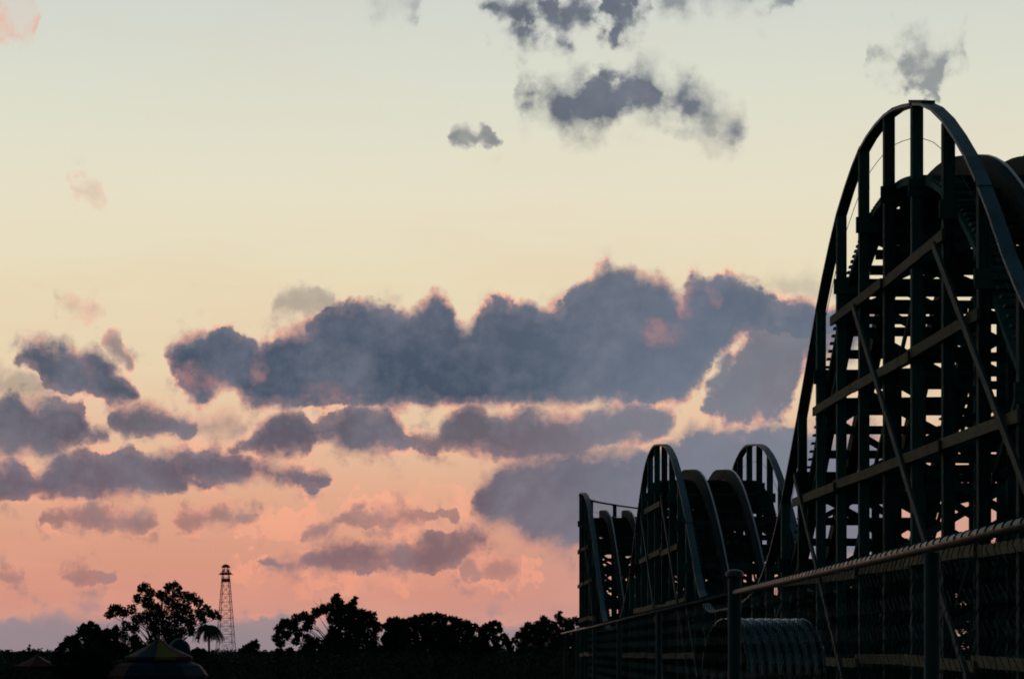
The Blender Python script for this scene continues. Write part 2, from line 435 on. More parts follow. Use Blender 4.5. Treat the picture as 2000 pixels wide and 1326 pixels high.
def box_mesh(l, w, h, m):
    key = (round(l, 2), round(w, 3), round(h, 3), m)
    if key not in _boxes:
        x, y, z = key[0] / 2, w / 2, h / 2
        v = [(-x, -y, -z), (-x, y, -z), (x, y, -z), (x, -y, -z), (-x, -y, z), (-x, y, z), (x, y, z), (x, -y, z)]
        me = mesh('board', v, BOXF)
        me.materials.append(MATS[m])
        _boxes[key] = me
    return _boxes[key]


def frame(p0, p1, up=Vector((0, 0, 1))):
    x = (p1 - p0).normalized()
    y = up.cross(x)
    if y.length < 1e-4:
        y = Vector((0, 1, 0)).cross(x)
    y.normalize()
    z = x.cross(y)
    R = Matrix((x, y, z)).transposed().to_4x4()
    R.translation = (p0 + p1) / 2
    return R


def beam(name, p0, p1, w, h, m, parent, up=Vector((0, 0, 1)), off=None):
    """board from p0 to p1, w across, h in the up direction"""
    p0, p1 = Vector(p0), Vector(p1)
    o = link(name, box_mesh((p1 - p0).length, w, h, m), None, parent)
    M = frame(p0, p1, up)
    if parent is not None:
        M = Matrix.Translation(-parent.location) @ M
    o.matrix_local = M
    return o


def tube_geo(V, Fc, pts, radii, n=6, cap=True):
    base0 = len(V)
    for i, p in enumerate(pts):
        a = pts[max(i - 1, 0)]
        b = pts[min(i + 1, len(pts) - 1)]
        t = (b - a).normalized()
        s = t.cross(Vector((0.13, 0.31, 1.0)))
        if s.length < 1e-3:
            s = t.cross(Vector((1, 0, 0)))
        s.normalize()
        q = s.cross(t)
        for k in range(n):
            an = 2 * math.pi * k / n
            V.append(p + (s * math.cos(an) + q * math.sin(an)) * radii[i])
    for i in range(len(pts) - 1):
        for k in range(n):
            a = base0 + i * n + k
            b = base0 + i * n + (k + 1) % n
            Fc.append((a, b, b + n, a + n))
    if cap:
        Fc.append(tuple(base0 + k for k in range(n))[::-1])
        e = base0 + (len(pts) - 1) * n
        Fc.append(tuple(e + k for k in range(n)))


def tube(name, pts, radii, m, parent, n=6, smooth=True):
    V, Fc = [], []
    pts = [Vector(p) for p in pts]
    if not isinstance(radii, (list, tuple)):
        radii = [radii] * len(pts)
    if parent is not None:
        pts = [p - parent.location for p in pts]
    tube_geo(V, Fc, pts, radii, n)
    return link(name, mesh(name, V, Fc, smooth), m, parent)


def smooth01(a, b, x):
    t = min(max((x - a) / (b - a), 0), 1)
    return t * t * (3 - 2 * t)


# ------------------------------------------------------------------ ground
def ground_h(x, y):
    return -1.6 * smooth01(70, 150, y)


def build_ground():
    xs = [-9000, -4000, -1800, -800, -400, -200, -100, -60, -40, -25, -15, -8, -4, 0, 4, 8, 12, 16, 22, 30, 45, 70, 120, 220, 450, 900, 2000, 4500, 9000]
    ys = [-3000, -800, -200, -60, -20, -8, 0, 4, 8, 14, 20, 30, 40, 50, 60, 70, 78, 86, 94, 102, 110, 118, 126, 134, 142, 150, 165, 190, 220, 260, 320, 420, 600, 900, 1500, 2600, 5000, 9500]
    rnd = random.Random(5)
    V, Fc = [], []
    for y in ys:
        for x in xs:
            b = rnd.uniform(-0.05, 0.05) if 14 < y < 700 and abs(x) < 500 else 0.0
            V.append((x, y, ground_h(x, y) + b))
    n = len(xs)
    for j in range(len(ys) - 1):
        for i in range(n - 1):
            Fc.append((j * n + i, j * n + i + 1, (j + 1) * n + i + 1, (j + 1) * n + i))
    o = link('ground', mesh('ground', V, Fc, True), 'grass')
    tag(o, kind='structure', label='dark dusk grass field running to the horizon')


build_ground()

# ------------------------------------------------------------------ wooden roller coaster
X0 = 9.18          # left handrail line
TURN, RAD = 137.0, 9.0
PROF = [(24, 3.6), (28, 3.55), (31, 3.9), (34, 4.75), (36.5, 5.95), (38.7, 7.3), (40.3, 8.6), (41.7, 9.6), (43.7, 10.68), (45, 11.18), (46.4, 11.52), (48.8, 11.85), (51.6, 11.75),
        (53.4, 11.26), (54.6, 10.8), (56, 10.0), (57, 9.35), (58.1, 8.5), (59.2, 7.65), (60.4, 6.75), (61.6, 5.9), (62.9, 5.0), (65, 3.9), (67.5, 3.2), (71, 2.9), (75, 2.8), (78, 2.85),
        (80.5, 3.5), (82.7, 4.9), (85, 6.4), (88.3, 8.05), (91, 8.85), (93.7, 9.15), (96, 9.2), (98.7, 8.75), (100.9, 7.75), (103, 6.5), (106, 4.6), (109, 3.4), (112, 2.8), (116, 2.6),
        (119, 2.8), (121.4, 3.6), (124, 5.1), (127, 7.0), (131, 9.1), (134, 9.8), (137, 10.0), (141, 9.85), (146, 9.6), (160, 8.4)]


def hrail(s):
    P = PROF
    if s <= P[0][0]: return P[0][1]
    if s >= P[-1][0]: return P[-1][1]
    for i in range(len(P) - 1):
        if P[i][0] <= s <= P[i + 1][0]:
            break
    def slope(k):
        if k <= 0 or k >= len(P) - 1: return 0.0
        return (P[k + 1][1] - P[k - 1][1]) / (P[k + 1][0] - P[k - 1][0])
    h = P[i + 1][0] - P[i][0]
    t = (s - P[i][0]) / h
    return ((2 * t**3 - 3 * t**2 + 1) * P[i][1] + (t**3 - 2 * t**2 + t) * h * slope(i)
            + (-2 * t**3 + 3 * t**2) * P[i + 1][1] + (t**3 - t**2) * h * slope(i + 1))


def pos(s, o, h):
    """point at distance s along the ride, o metres right of the left handrail, height h"""
    if s <= TURN:
        return Vector((X0 + o, s, h))
    a = (s - TURN) / RAD
    return Vector((X0 + RAD - (RAD - o) * math.cos(a), TURN + (RAD - o) * math.sin(a), h))


S_END = 153.0
BENT0, BAY = 49.04, 2.7
BENTS = [BENT0 + BAY * k for k in range(-9, 60) if BENT0 + BAY * k < S_END]
WID = 3.42
rnd = random.Random(11)
coaster = empty('roller_coaster', (X0 + 1.7, 60, 0))
tag(coaster, 'dark timber roller coaster with steep humps and arched handrails behind the chain link fence', 'roller coaster')
LEVELS = [1.4, 3.2, 5.1, 6.93, 8.6, 10.1]
UPX = Vector((1, 0, 0))


def jit(a):
    return rnd.uniform(-a, a)


for bi, s in enumerate(BENTS):
    R = hrail(s)
    led = R - 1.40          # top of the ledger beam
    acr = (pos(s + 0.01, 0, 0) - pos(s - 0.01, 0, 0)).normalized()   # along the ride
    def bp(o, h, ds=0.0):
        return pos(s, o, h) + acr * ds
    # posts
    for o in (0.0, WID):
        p = bp(o, 0)
        g = ground_h(p.x, p.y) - 0.15
        beam('post', p + Vector((0, 0, g)), p + Vector((0, 0, R - 0.06)), 0.2, 0.2, 'dark timber', coaster, up=UPX)
    for o in (1.71,):
        p = bp(o, 0)
        g = ground_h(p.x, p.y) - 0.15
        beam('post', p + Vector((0, 0, g)), p + Vector((0, 0, led - 0.33)), 0.16, 0.16, 'dark timber', coaster, up=UPX)
    beam('ledger_beam', bp(-0.18, led - 0.16, -0.135), bp(WID + 0.18, led - 0.16, -0.135), 0.07, 0.32, 'dark timber', coaster)
    beam('cap_beam', bp(-0.02, led - 0.24, 0.13), bp(WID + 0.02, led - 0.24, 0.13), 0.06, 0.2, 'dark timber', coaster)
    # crosswise girts and diagonals in the frame of posts
    lv = [h for h in LEVELS if h < led - 0.7]
    for h in lv:
        beam('cross_girt', bp(-0.12, h + jit(0.05), 0.13), bp(WID + 0.12, h + jit(0.05), 0.13), 0.05, 0.17, 'dark timber', coaster)
    if led > 2.6:      # knee braces under the ledger
        for (oa, ob) in ((0.08, 1.64), (WID - 0.08, 1.78)):
            if rnd.random() < 0.7:
                beam('knee_brace', bp(oa, led - rnd.uniform(1.0, 1.5), 0.075), bp(ob, led - rnd.uniform(0.34, 0.5), 0.075), 0.05, 0.12, 'dark timber', coaster)
    g = ground_h(pos(s, 0, 0).x, pos(s, 0, 0).y)
    st = [g + 0.05] + lv + [led - 0.3]
    for k in range(len(st) - 1):
        if st[k + 1] - st[k] < 0.8:
            continue
        a, b = st[k], st[k + 1]
        if bi % 2 == 0 or k % 2:
            beam('diagonal_brace', bp(0.05, a + jit(0.12), -0.19), bp(WID - 0.05, b + jit(0.12), -0.19), 0.05, 0.14, 'dark timber', coaster)
        if bi % 2 == 0 or k % 2 == 0:
            beam('diagonal_brace', bp(WID - 0.05, a + jit(0.12), 0.19), bp(0.05, b + jit(0.12), 0.19), 0.05, 0.15, 'dark timber', coaster)

# handrail boards: two bays each, lapped over posts
for o in (0.0, WID):
    for k in range(0, len(BENTS) - 2, 2):
        s0, s1 = BENTS[k], BENTS[k + 2]
        V, Fc = [], []
        n = 6
        lift = 0.012 if (k // 2) % 2 else 0.0
        c0 = pos((s0 + s1) / 2, o, hrail((s0 + s1) / 2))
        for i in range(n + 1):
            s = s0 - 0.10 + (s1 - s0 + 0.2) * i / n
            h = hrail(s) + lift
            tl = (pos(s + 0.05, o, hrail(s + 0.05)) - pos(s - 0.05, o, hrail(s - 0.05))).normalized()
            sd = tl.cross(Vector((0, 0, 1))).normalized()
            up = sd.cross(tl)
            p = pos(s, o, h) - coaster.location
            for a, b in ((-0.115, -0.06), (0.115, -0.06), (0.115, 0.0), (-0.115, 0.0)):
                V.append(p + sd * a + up * b)
        for i in range(n):
            for j in range(4):
                a, b = i * 4 + j, i * 4 + (j + 1) % 4
                Fc.append((a, a + 4, b + 4, b))
        Fc += [(0, 1, 2, 3), (n * 4 + 3, n * 4 + 2, n * 4 + 1, n * 4)]
        link('handrail_board', mesh('handrail_board', V, Fc), 'teal paint', coaster)
# splice plate nailed over the joint at the crest
beam('splice_board', pos(45.3, 0, hrail(45.3) + 0.03), pos(46.5, 0, hrail(46.5) + 0.03), 0.24, 0.05, 'dark timber', coaster)
# guard cable under the handrails
for o in (0.02, WID - 0.02):
    pts = []
    for k, s in enumerate(BENTS):
        pts.append(pos(s, o, hrail(s) - 0.62))
        if k < len(BENTS) - 1:
            m = (s + BENTS[k + 1]) / 2
            pts.append(pos(m, o, hrail(m) - 0.65))
    tube('guard_cable', pts, 0.007, 'dark timber', coaster, 5)

# tracks
TRACKS = (1.11, 2.31)      # the two rails of the single track


def sweep(name, o, a0, a1, b0, b1, m, step=0.6):
    V, Fc = [], []
    n = int((S_END - 24.7) / step)
    for i in range(n + 1):
        s = 24.7 + (S_END - 24.7) * i / n
        tl = (pos(s + 0.05, o, hrail(s + 0.05)) - pos(s - 0.05, o, hrail(s - 0.05))).normalized()
        sd = tl.cross(Vector((0, 0, 1))).normalized()
        up = sd.cross(tl)
        p = pos(s, o, hrail(s)) - coaster.location
        for a, b in ((a0, b0), (a1, b0), (a1, b1), (a0, b1)):
            V.append(p + sd * a + up * b)
    for i in range(n):
        for j in range(4):
            a, b = i * 4 + j, i * 4 + (j + 1) % 4
            Fc.append((a, a + 4, b + 4, b))
    Fc += [(0, 1, 2, 3), (n * 4 + 3, n * 4 + 2, n * 4 + 1, n * 4)]
    return link(name, mesh(name, V, Fc), m, coaster)


for o in TRACKS:
    sweep('running_rail', o, -0.13, 0.13, -1.30, -0.93, 'track timber')
    sweep('steel_strap', o, 0.06, 0.12, -0.932, -0.916, 'steel strap')

for o in (0.30, WID - 0.30):
    sweep('walkway_bearer', o, -0.19, 0.19, -1.46, -1.345, 'dark timber')

# ties and walkway planks: the near ones singly, the far ones joined
def joined(name, boxes, m):
    V, Fc = [], []
    for (p0, p1, w, h) in boxes:
        M = frame(p0, p1)
        b = len(V)
        l = (p1 - p0).length
        for x, y, z in ((-1, -1, -1), (-1, 1, -1), (1, 1, -1), (1, -1, -1), (-1, -1, 1), (-1, 1, 1), (1, 1, 1), (1, -1, 1)):
            V.append(M @ Vector((x * l / 2, y * w / 2, z * h / 2)) - coaster.location)
        Fc += [tuple(b + i for i in f) for f in BOXF]
    o = link(name, mesh(name, V, Fc), m, coaster)
    tag(o, kind='stuff')


ties, planks = [], []
n = int((S_END - 25) / 0.66)
for i in range(n):
    s = 25 + i * 0.66
    R = hrail(s)
    ties.append((s, pos(s, 0.55, R - 1.42), pos(s, WID - 0.55, R - 1.42), 0.2, 0.18))
n = int((S_END - 25) / 0.22)
for i in range(n):
    s = 25 + i * 0.22
    R = hrail(s)
    for o in (0.10, WID - 0.50):
        planks.append((s, pos(s, o, R - 1.35), pos(s, o + 0.40, R - 1.35), 0.2, 0.05))
for nm, lst, m in (('track_tie', ties, 'track timber'), ('walkway_plank', planks, 'dark timber')):
    near = [b for b in lst if 37.0 < b[0] or len(lst) <= 300][:300]
    ids = set(id(b) for b in near)
    for b in near:
        beam(nm, b[1], b[2], b[3], b[4], m, coaster)
    if len(ids) < len(lst):
        joined('far_' + nm + 's', [b[1:] for b in lst if id(b) not in ids], m)

# lengthwise girts on both sides: brown boards lapped at posts
for o, sg in ((-0.13, -1), (WID + 0.13, 1)):
    for h in LEVELS[:5]:
        run = []
        for k, s in enumerate(BENTS[:-1]):
            if min(hrail(s), hrail(BENTS[k + 1])) - 1.5 > h + 0.1 and s < TURN - 1:
                run.append(k)
        i = 0
        while i < len(run):
            j = i
            while j + 1 < len(run) and run[j + 1] == run[j] + 1 and j - i < 1:
                j += 1
            k0, k1 = run[i], run[j] + 1
            alt = (i // 2) % 2
            oo = o + (sg * 0.055 if alt else 0)
            beam('side_girt', pos(BENTS[k0] - 0.22, oo, h + jit(0.06)), pos(BENTS[k1] + 0.22, oo, h + jit(0.06)), 0.05, 0.19, 'brown board', coaster)
            i = j + 1
# long side braces, three and a half bays, crossing
for o, sg in ((-0.13, -1), (WID + 0.13, 1)):
    k = 0
    for s in [BENT0 + 2.5 + 7.9 * q for q in range(-3, 12)]:
        top = min(8.5, hrail(s) - 1.8)
        bot_s = max(s - (top - 0.3) / 0.70, 25)
        if top > 2.5 and s < TURN:
            # stay under the deck all along
            L = (s - bot_s)
            ok = 1.0
            for q in range(1, 21):
                t = q / 20
                if hrail(s - L * t) - 1.5 < top + (0.3 - top) * t:
                    ok = min(ok, (q - 1) / 20)
            if ok > 0.3:
                beam('side_brace', pos(s, o + sg * 0.115, top), pos(s - L * ok, o + sg * 0.115, top + (0.3 - top) * ok), 0.05, 0.16, 'brace paint', coaster)
        s2 = s - 4.6
        top = min(8.5, hrail(s2) - 1.8)
        if top > 2.5 and s2 + 4 < TURN:
            L = (top - 0.3) / 0.72
            ok = 1.0
            for q in range(1, 21):
                t = q / 20
                if hrail(s2 + L * t) - 1.5 < top + (0.3 - top) * t:
                    ok = min(ok, (q - 1) / 20)
            if ok > 0.3:
                beam('side_brace', pos(s2, o - sg * 0.30, top), pos(s2 + L * ok, o - sg * 0.30, top + (0.3 - top) * ok), 0.05, 0.13, 'dark timber', coaster)

# ------------------------------------------------------------------ chain link fence close to the camera
fence = empty('chain_link_fence', (1.7, 13.47, 0))
tag(fence, 'dark coated chain link fence with a pipe top rail and domed post before the coaster', 'fence')
FX, FS, FTOP = 1.29, 0.0312, 1.6 + 0.236 * 1.29


def fp(z, h, off=0.0):
    return Vector((FX + FS * z + off, z, h))


FP = [13.47 + 6.01 * q for q in range(-2, 6)]
for i, z in enumerate(FP):
    main = abs(z - 13.47) < 0.01
    r = 0.036 if main else 0.024
    top = FTOP + 0.105 if main else FTOP - 0.02
    po = tube('fence_post', [fp(z, -0.1), fp(z, top)], r, 'post coating', fence, 16)
    # domed cap
    V, Fc = [], []
    prof = [(r * 1.30, top - 0.022), (r * 1.33, top - 0.004), (r * 1.22, top + 0.006), (r * 0.85, top + 0.013), (r * 0.4, top + 0.017), (0.001, top + 0.018)]
    if main:
        c = fp(z, 0) - fence.location
        for (rr, hh) in prof:
            for k in range(20):
                a = 2 * math.pi * k / 20
                V.append(Vector((c.x + rr * math.cos(a), c.y + rr * math.sin(a), hh)))
        for q in range(len(prof) - 1):
            for k in range(20):
                a, b = q * 20 + k, q * 20 + (k + 1) % 20
                Fc.append((a, b, b + 20, a + 20))
        link('post_cap', mesh('post_cap', V, Fc, True), 'fence coating', po)
tube('top_rail', [fp(0.3, FTOP), fp(13.42, FTOP)], 0.017, 'fence coating', fence, 16)
tube('top_rail', [fp(13.52, FTOP - 0.004), fp(46, FTOP - 0.004)], 0.017, 'fence coating', fence, 16)
# woven wire
V, Fc = [], []
pitch, nrow = 0.085, 20
dh = (FTOP + 0.01 - 0.05) / (nrow * 2)
zz = 0.6
wi = 0
while zz < 34:
    pts = []
    for j in range(nrow * 2 + 1):
        side_ = 1 if j % 2 else -1
        p = fp(zz + side_ * pitch / 2 * 1.04, 0.05 + j * dh, off=0.024 + 0.002 * side_ * (1 if wi % 2 else -1))
        pts.append(p - fence.location)
    # knuckle folded over at the top
    tube_geo(V, Fc, pts, [0.0018] * len(pts), 3, False)
    zz += pitch
    wi += 1
o = link('woven_wire', mesh('woven_wire', V, Fc), 'coated wire', fence)
tag(o, kind='stuff')
# tie wires round the top rail
V, Fc = [], []
z = 0.6
while z < 34:
    pts = []
    for k in range(9):
        a = math.radians(-60 + 30 * k)
        c = fp(z + 0.004 * k, FTOP)
        pts.append(c + Vector((math.cos(a) * 0.0188, 0, math.sin(a) * 0.0188)) - fence.location)
    tube_geo(V, Fc, pts, [0.0022] * len(pts), 4, False)
    z += 0.11
o = link('rail_ties', mesh('rail_ties', V, Fc), 'coated wire', fence)
tag(o, kind='stuff')

# ------------------------------------------------------------------ corrugated culvert pipe behind the fence
def build_pipe():
    zc = 52.0
    top = at(1500, 1207, zc)
    Rr = top.z / 2 * 1.0
    root = empty('culvert_pipe', (top.x, zc, 0))
    tag(root, 'dull corrugated metal culvert pipe lying on the ground behind the fence post', 'pipe')
    a = math.radians(17)
    ax = Vector((math.cos(a), math.sin(a), 0))
    nn = Vector((-math.sin(a), math.cos(a), 0))
    pitch = 0.20
    L0, L1 = -0.95, 0.74
    def surf(name, r0, amp, flip):
        V, Fc = [], []
        n = int((L1 - L0) / pitch * 8)
        m = 72
        for i in range(n + 1):
            x = L0 + (L1 - L0) * i / n
            r = r0 + amp * math.cos(2 * math.pi * x / pitch)
            for k in range(m):
                t = 2 * math.pi * k / m
                V.append(ax * x + nn * (r * math.sin(t)) + Vector((0, 0, Rr + 0.0 + r * math.cos(t))))
        for i in range(n):
            for k in range(m):
                p, q = i * m + k, i * m + (k + 1) % m
                Fc.append((p, q, q + m, p + m) if flip else (p, p + m, q + m, q))
        return link(name, mesh(name, V, Fc, True), 'zinc sheet', root)
    surf('corrugated_shell', Rr - 0.03, 0.03, False)
    surf('inner_lining', Rr - 0.038, 0.03, True)
    # rolled end rims
    for x in (L0, L1):
        pts = [ax * x + nn * ((Rr - 0.015) * math.sin(t)) + Vector((0, 0, Rr + (Rr - 0.015) * math.cos(t))) + root.location for t in [2 * math.pi * k / 60 for k in range(61)]]
        tube('end_rim', pts, 0.018, 'zinc sheet', root, 6)


build_pipe()


# ------------------------------------------------------------------ trees
def leaf_cloud(clumps, count, size, seed, origin):
    r = random.Random(seed)
    V, Fc = [], []
    tot = sum(c[1] ** 2 for c in clumps)
    for c, rad in clumps:
        for _ in range(max(12, int(1.45 * count * rad ** 2 / tot))):
            while True:
                d = Vector((r.uniform(-1, 1), r.uniform(-1, 1), r.uniform(-1, 1)))
                if 0.02 < d.length < 1: break
            d = d.normalized() * (d.length ** 0.7) * rad * r.choice((0.75, 0.95, 1.05, 1.18))
            p = c + d - origin
            s = size * r.uniform(0.35, 1.1)
            u = Vector((r.gauss(0, 1), r.gauss(0, 1), r.gauss(0, 1))).normalized()
            w = u.cross(Vector((r.gauss(0, 1), r.gauss(0, 1), r.gauss(0, 1)))).normalized()
            b = len(V)
            V += [p - u * s, p + w * s * 0.45, p + u * s, p - w * s * 0.45]
            Fc.append((b, b + 1, b + 2, b + 3))
    return V, Fc


def tree(name, label, cat, z, base_px, clumps_px, seed, count=5000, leaf=0.2, trunk=0.16, group='trees beyond the park', depth=None, twigs=()):
    r = random.Random(seed)
    k = z / F
    gx = (base_px - CX) * k
    g = ground_h(gx, z)
    root = empty(name, (gx, z, g))
    tag(root, label, cat, group)
    org = root.location
    xs = [c[0] for c in clumps_px]
    dep = depth if depth else (max(xs) - min(xs)) * k * 0.35
    cl = []
    for (x, y, rad) in clumps_px:
        p = at(x, y, z + r.uniform(-dep, dep))
        cl.append((p, rad * k))
    V, Fc = leaf_cloud(cl, count, leaf, seed + 1, org)
    link('crown', mesh('crown', V, Fc), 'leaf', root)
    # trunk and limbs
    V, Fc = [], []
    zs = [c[0].z for c in cl]
    fork = Vector((gx, z, g + (max(zs) - g) * 0.35))
    tube_geo(V, Fc, [Vector((0, 0, -0.3)), Vector((r.uniform(-.1, .1), 0, (fork.z - g) * 0.5)), fork - org], [trunk * 1.3, trunk, trunk * 0.8], 7)
    for c, rad in cl:
        if c.z < fork.z: continue
        st = Vector((gx, z, g + (fork.z - g) * r.uniform(0.55, 1.0)))
        mid = st.lerp(c, 0.5) + Vector((r.uniform(-.5, .5), r.uniform(-.5, .5), r.uniform(0.1, .7)))
        tube_geo(V, Fc, [st - org, mid - org, c - org], [trunk * 0.34, trunk * 0.22, trunk * 0.08], 5)
        for _ in range(3):
            e = c + Vector((r.gauss(0, 1), r.gauss(0, 1), r.gauss(0.4, 1))).normalized() * rad * 1.15
            tube_geo(V, Fc, [c - org, e - org], [trunk * 0.1, 0.01], 4)
    for (x0, y0, x1, y1) in twigs:
        a, b = at(x0, y0, z), at(x1, y1, z)
        tube_geo(V, Fc, [a - org, b - org], [0.03, 0.012], 4)
    link('trunk', mesh('trunk', V, Fc, True), 'bark', root)
    return root


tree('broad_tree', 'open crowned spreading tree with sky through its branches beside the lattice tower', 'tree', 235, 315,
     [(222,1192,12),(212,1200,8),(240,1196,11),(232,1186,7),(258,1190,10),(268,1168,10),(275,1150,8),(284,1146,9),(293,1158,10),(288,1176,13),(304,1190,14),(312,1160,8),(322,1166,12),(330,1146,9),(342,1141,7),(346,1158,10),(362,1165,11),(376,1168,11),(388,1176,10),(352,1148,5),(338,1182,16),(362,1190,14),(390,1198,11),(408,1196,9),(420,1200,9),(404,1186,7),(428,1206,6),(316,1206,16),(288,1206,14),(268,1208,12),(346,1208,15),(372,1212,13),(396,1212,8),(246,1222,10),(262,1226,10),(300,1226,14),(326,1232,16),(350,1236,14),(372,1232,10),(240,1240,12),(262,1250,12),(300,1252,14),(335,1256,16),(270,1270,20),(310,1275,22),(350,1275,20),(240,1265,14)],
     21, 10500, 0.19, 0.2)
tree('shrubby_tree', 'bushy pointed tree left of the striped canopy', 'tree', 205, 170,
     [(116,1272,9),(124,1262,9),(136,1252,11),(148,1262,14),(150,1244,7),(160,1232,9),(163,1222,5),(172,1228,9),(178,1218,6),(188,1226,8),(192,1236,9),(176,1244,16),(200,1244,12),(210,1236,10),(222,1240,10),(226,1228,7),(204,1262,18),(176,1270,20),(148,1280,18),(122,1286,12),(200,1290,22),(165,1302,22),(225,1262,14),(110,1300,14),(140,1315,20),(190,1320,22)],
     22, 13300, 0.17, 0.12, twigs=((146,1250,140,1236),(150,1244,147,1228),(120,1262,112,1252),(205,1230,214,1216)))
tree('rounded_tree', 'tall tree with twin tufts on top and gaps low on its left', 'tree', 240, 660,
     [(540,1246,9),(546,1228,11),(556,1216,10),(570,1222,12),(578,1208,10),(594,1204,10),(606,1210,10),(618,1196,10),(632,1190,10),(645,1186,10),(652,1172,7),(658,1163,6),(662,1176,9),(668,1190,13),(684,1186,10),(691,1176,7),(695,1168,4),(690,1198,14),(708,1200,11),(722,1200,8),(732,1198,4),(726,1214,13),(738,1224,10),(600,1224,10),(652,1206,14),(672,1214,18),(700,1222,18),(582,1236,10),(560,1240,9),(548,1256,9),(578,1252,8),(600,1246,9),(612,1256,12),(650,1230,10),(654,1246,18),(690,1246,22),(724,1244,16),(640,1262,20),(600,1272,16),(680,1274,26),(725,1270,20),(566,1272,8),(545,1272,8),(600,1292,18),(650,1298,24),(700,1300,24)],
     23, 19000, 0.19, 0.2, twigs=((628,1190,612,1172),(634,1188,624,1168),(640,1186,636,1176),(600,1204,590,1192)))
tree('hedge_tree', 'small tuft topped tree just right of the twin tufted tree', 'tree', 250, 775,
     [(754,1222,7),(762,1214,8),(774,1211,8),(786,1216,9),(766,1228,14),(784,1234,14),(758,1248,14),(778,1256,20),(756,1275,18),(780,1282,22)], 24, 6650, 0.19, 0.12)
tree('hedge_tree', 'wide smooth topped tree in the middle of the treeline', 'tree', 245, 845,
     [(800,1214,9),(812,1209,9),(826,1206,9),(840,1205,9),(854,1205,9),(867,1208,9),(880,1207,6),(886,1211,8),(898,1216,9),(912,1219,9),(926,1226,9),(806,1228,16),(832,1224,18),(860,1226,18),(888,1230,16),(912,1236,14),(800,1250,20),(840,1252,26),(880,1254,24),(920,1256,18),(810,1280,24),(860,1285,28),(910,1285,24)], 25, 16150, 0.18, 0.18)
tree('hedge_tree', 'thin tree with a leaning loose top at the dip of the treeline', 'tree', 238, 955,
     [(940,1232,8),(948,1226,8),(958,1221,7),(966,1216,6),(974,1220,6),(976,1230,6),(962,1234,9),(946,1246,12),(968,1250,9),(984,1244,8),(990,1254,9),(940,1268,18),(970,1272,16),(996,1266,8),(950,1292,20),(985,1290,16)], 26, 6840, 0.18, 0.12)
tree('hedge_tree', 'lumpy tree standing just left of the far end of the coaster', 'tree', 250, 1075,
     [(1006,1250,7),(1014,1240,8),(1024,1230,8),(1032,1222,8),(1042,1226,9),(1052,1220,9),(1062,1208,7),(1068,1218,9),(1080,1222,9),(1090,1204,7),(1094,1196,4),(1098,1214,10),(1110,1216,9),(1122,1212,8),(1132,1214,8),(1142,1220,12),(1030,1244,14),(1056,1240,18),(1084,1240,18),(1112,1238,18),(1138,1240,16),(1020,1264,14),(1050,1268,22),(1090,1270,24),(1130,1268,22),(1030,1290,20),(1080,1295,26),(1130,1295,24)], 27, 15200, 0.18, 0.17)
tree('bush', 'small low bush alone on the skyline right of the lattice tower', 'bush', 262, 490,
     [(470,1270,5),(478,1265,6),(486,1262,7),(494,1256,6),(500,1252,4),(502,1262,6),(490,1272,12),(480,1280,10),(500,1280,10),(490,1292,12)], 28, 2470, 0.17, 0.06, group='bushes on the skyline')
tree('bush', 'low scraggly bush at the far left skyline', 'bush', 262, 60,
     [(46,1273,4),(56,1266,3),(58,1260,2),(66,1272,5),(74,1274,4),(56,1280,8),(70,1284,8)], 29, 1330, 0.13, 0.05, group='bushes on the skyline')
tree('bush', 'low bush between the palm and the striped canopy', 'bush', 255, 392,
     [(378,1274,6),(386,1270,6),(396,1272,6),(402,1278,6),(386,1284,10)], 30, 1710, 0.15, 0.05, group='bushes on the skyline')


def gap_tree(label, x0, x1, y0, y1, seed):
    # tree mass added to block sky gaps beyond the coaster, its top line running from (x0, y0) to (x1, y1)
    r = random.Random(seed)
    cl = []
    n = int((x1 - x0) / 12)
    for i in range(n + 1):
        x = x0 + (x1 - x0) * i / n
        y = y0 + (y1 - y0) * i / n + r.uniform(0, 10) + 10
        edge = min(i, n - i)
        y += (14, 5, 0)[min(edge, 2)]
        cl.append((x, y, 11))
        while y < 1300:
            y += 22
            cl.append((x + r.uniform(-6, 6), y, 18))
    tree('added_tree', label, 'tree', 215, (x0 + x1) / 2, cl, seed, 9000, 0.26, 0.22, group='added trees behind the coaster', depth=2.5)


gap_tree('added sky-blocking tree behind the foot of the big hill, above the culvert pipe', 1545, 1700, 1142, 1110, 41)
gap_tree('added sky-blocking tree behind the middle of the big hill, below the fence rail', 1690, 1850, 1110, 1074, 42)
gap_tree('added sky-blocking tree behind the near side of the big hill at the right edge', 1840, 2040, 1076, 1030, 43)


# far treeline on the horizon: a mass nobody could count
def far_wood():
    r = random.Random(77)
    cl = []
    z = 620.0
    x = -220.0
    while x < 1500:
        p = at(x, 1279 + r.uniform(-2.5, 2.5), z + r.uniform(-15, 15))
        cl.append((p, r.uniform(0.9, 1.5)))
        x += r.uniform(5, 9)
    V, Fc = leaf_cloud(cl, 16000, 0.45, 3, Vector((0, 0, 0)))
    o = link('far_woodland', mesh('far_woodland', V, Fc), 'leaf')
    tag(o, 'low dark line of distant scrub along the horizon', 'woodland', kind='stuff')


far_wood()


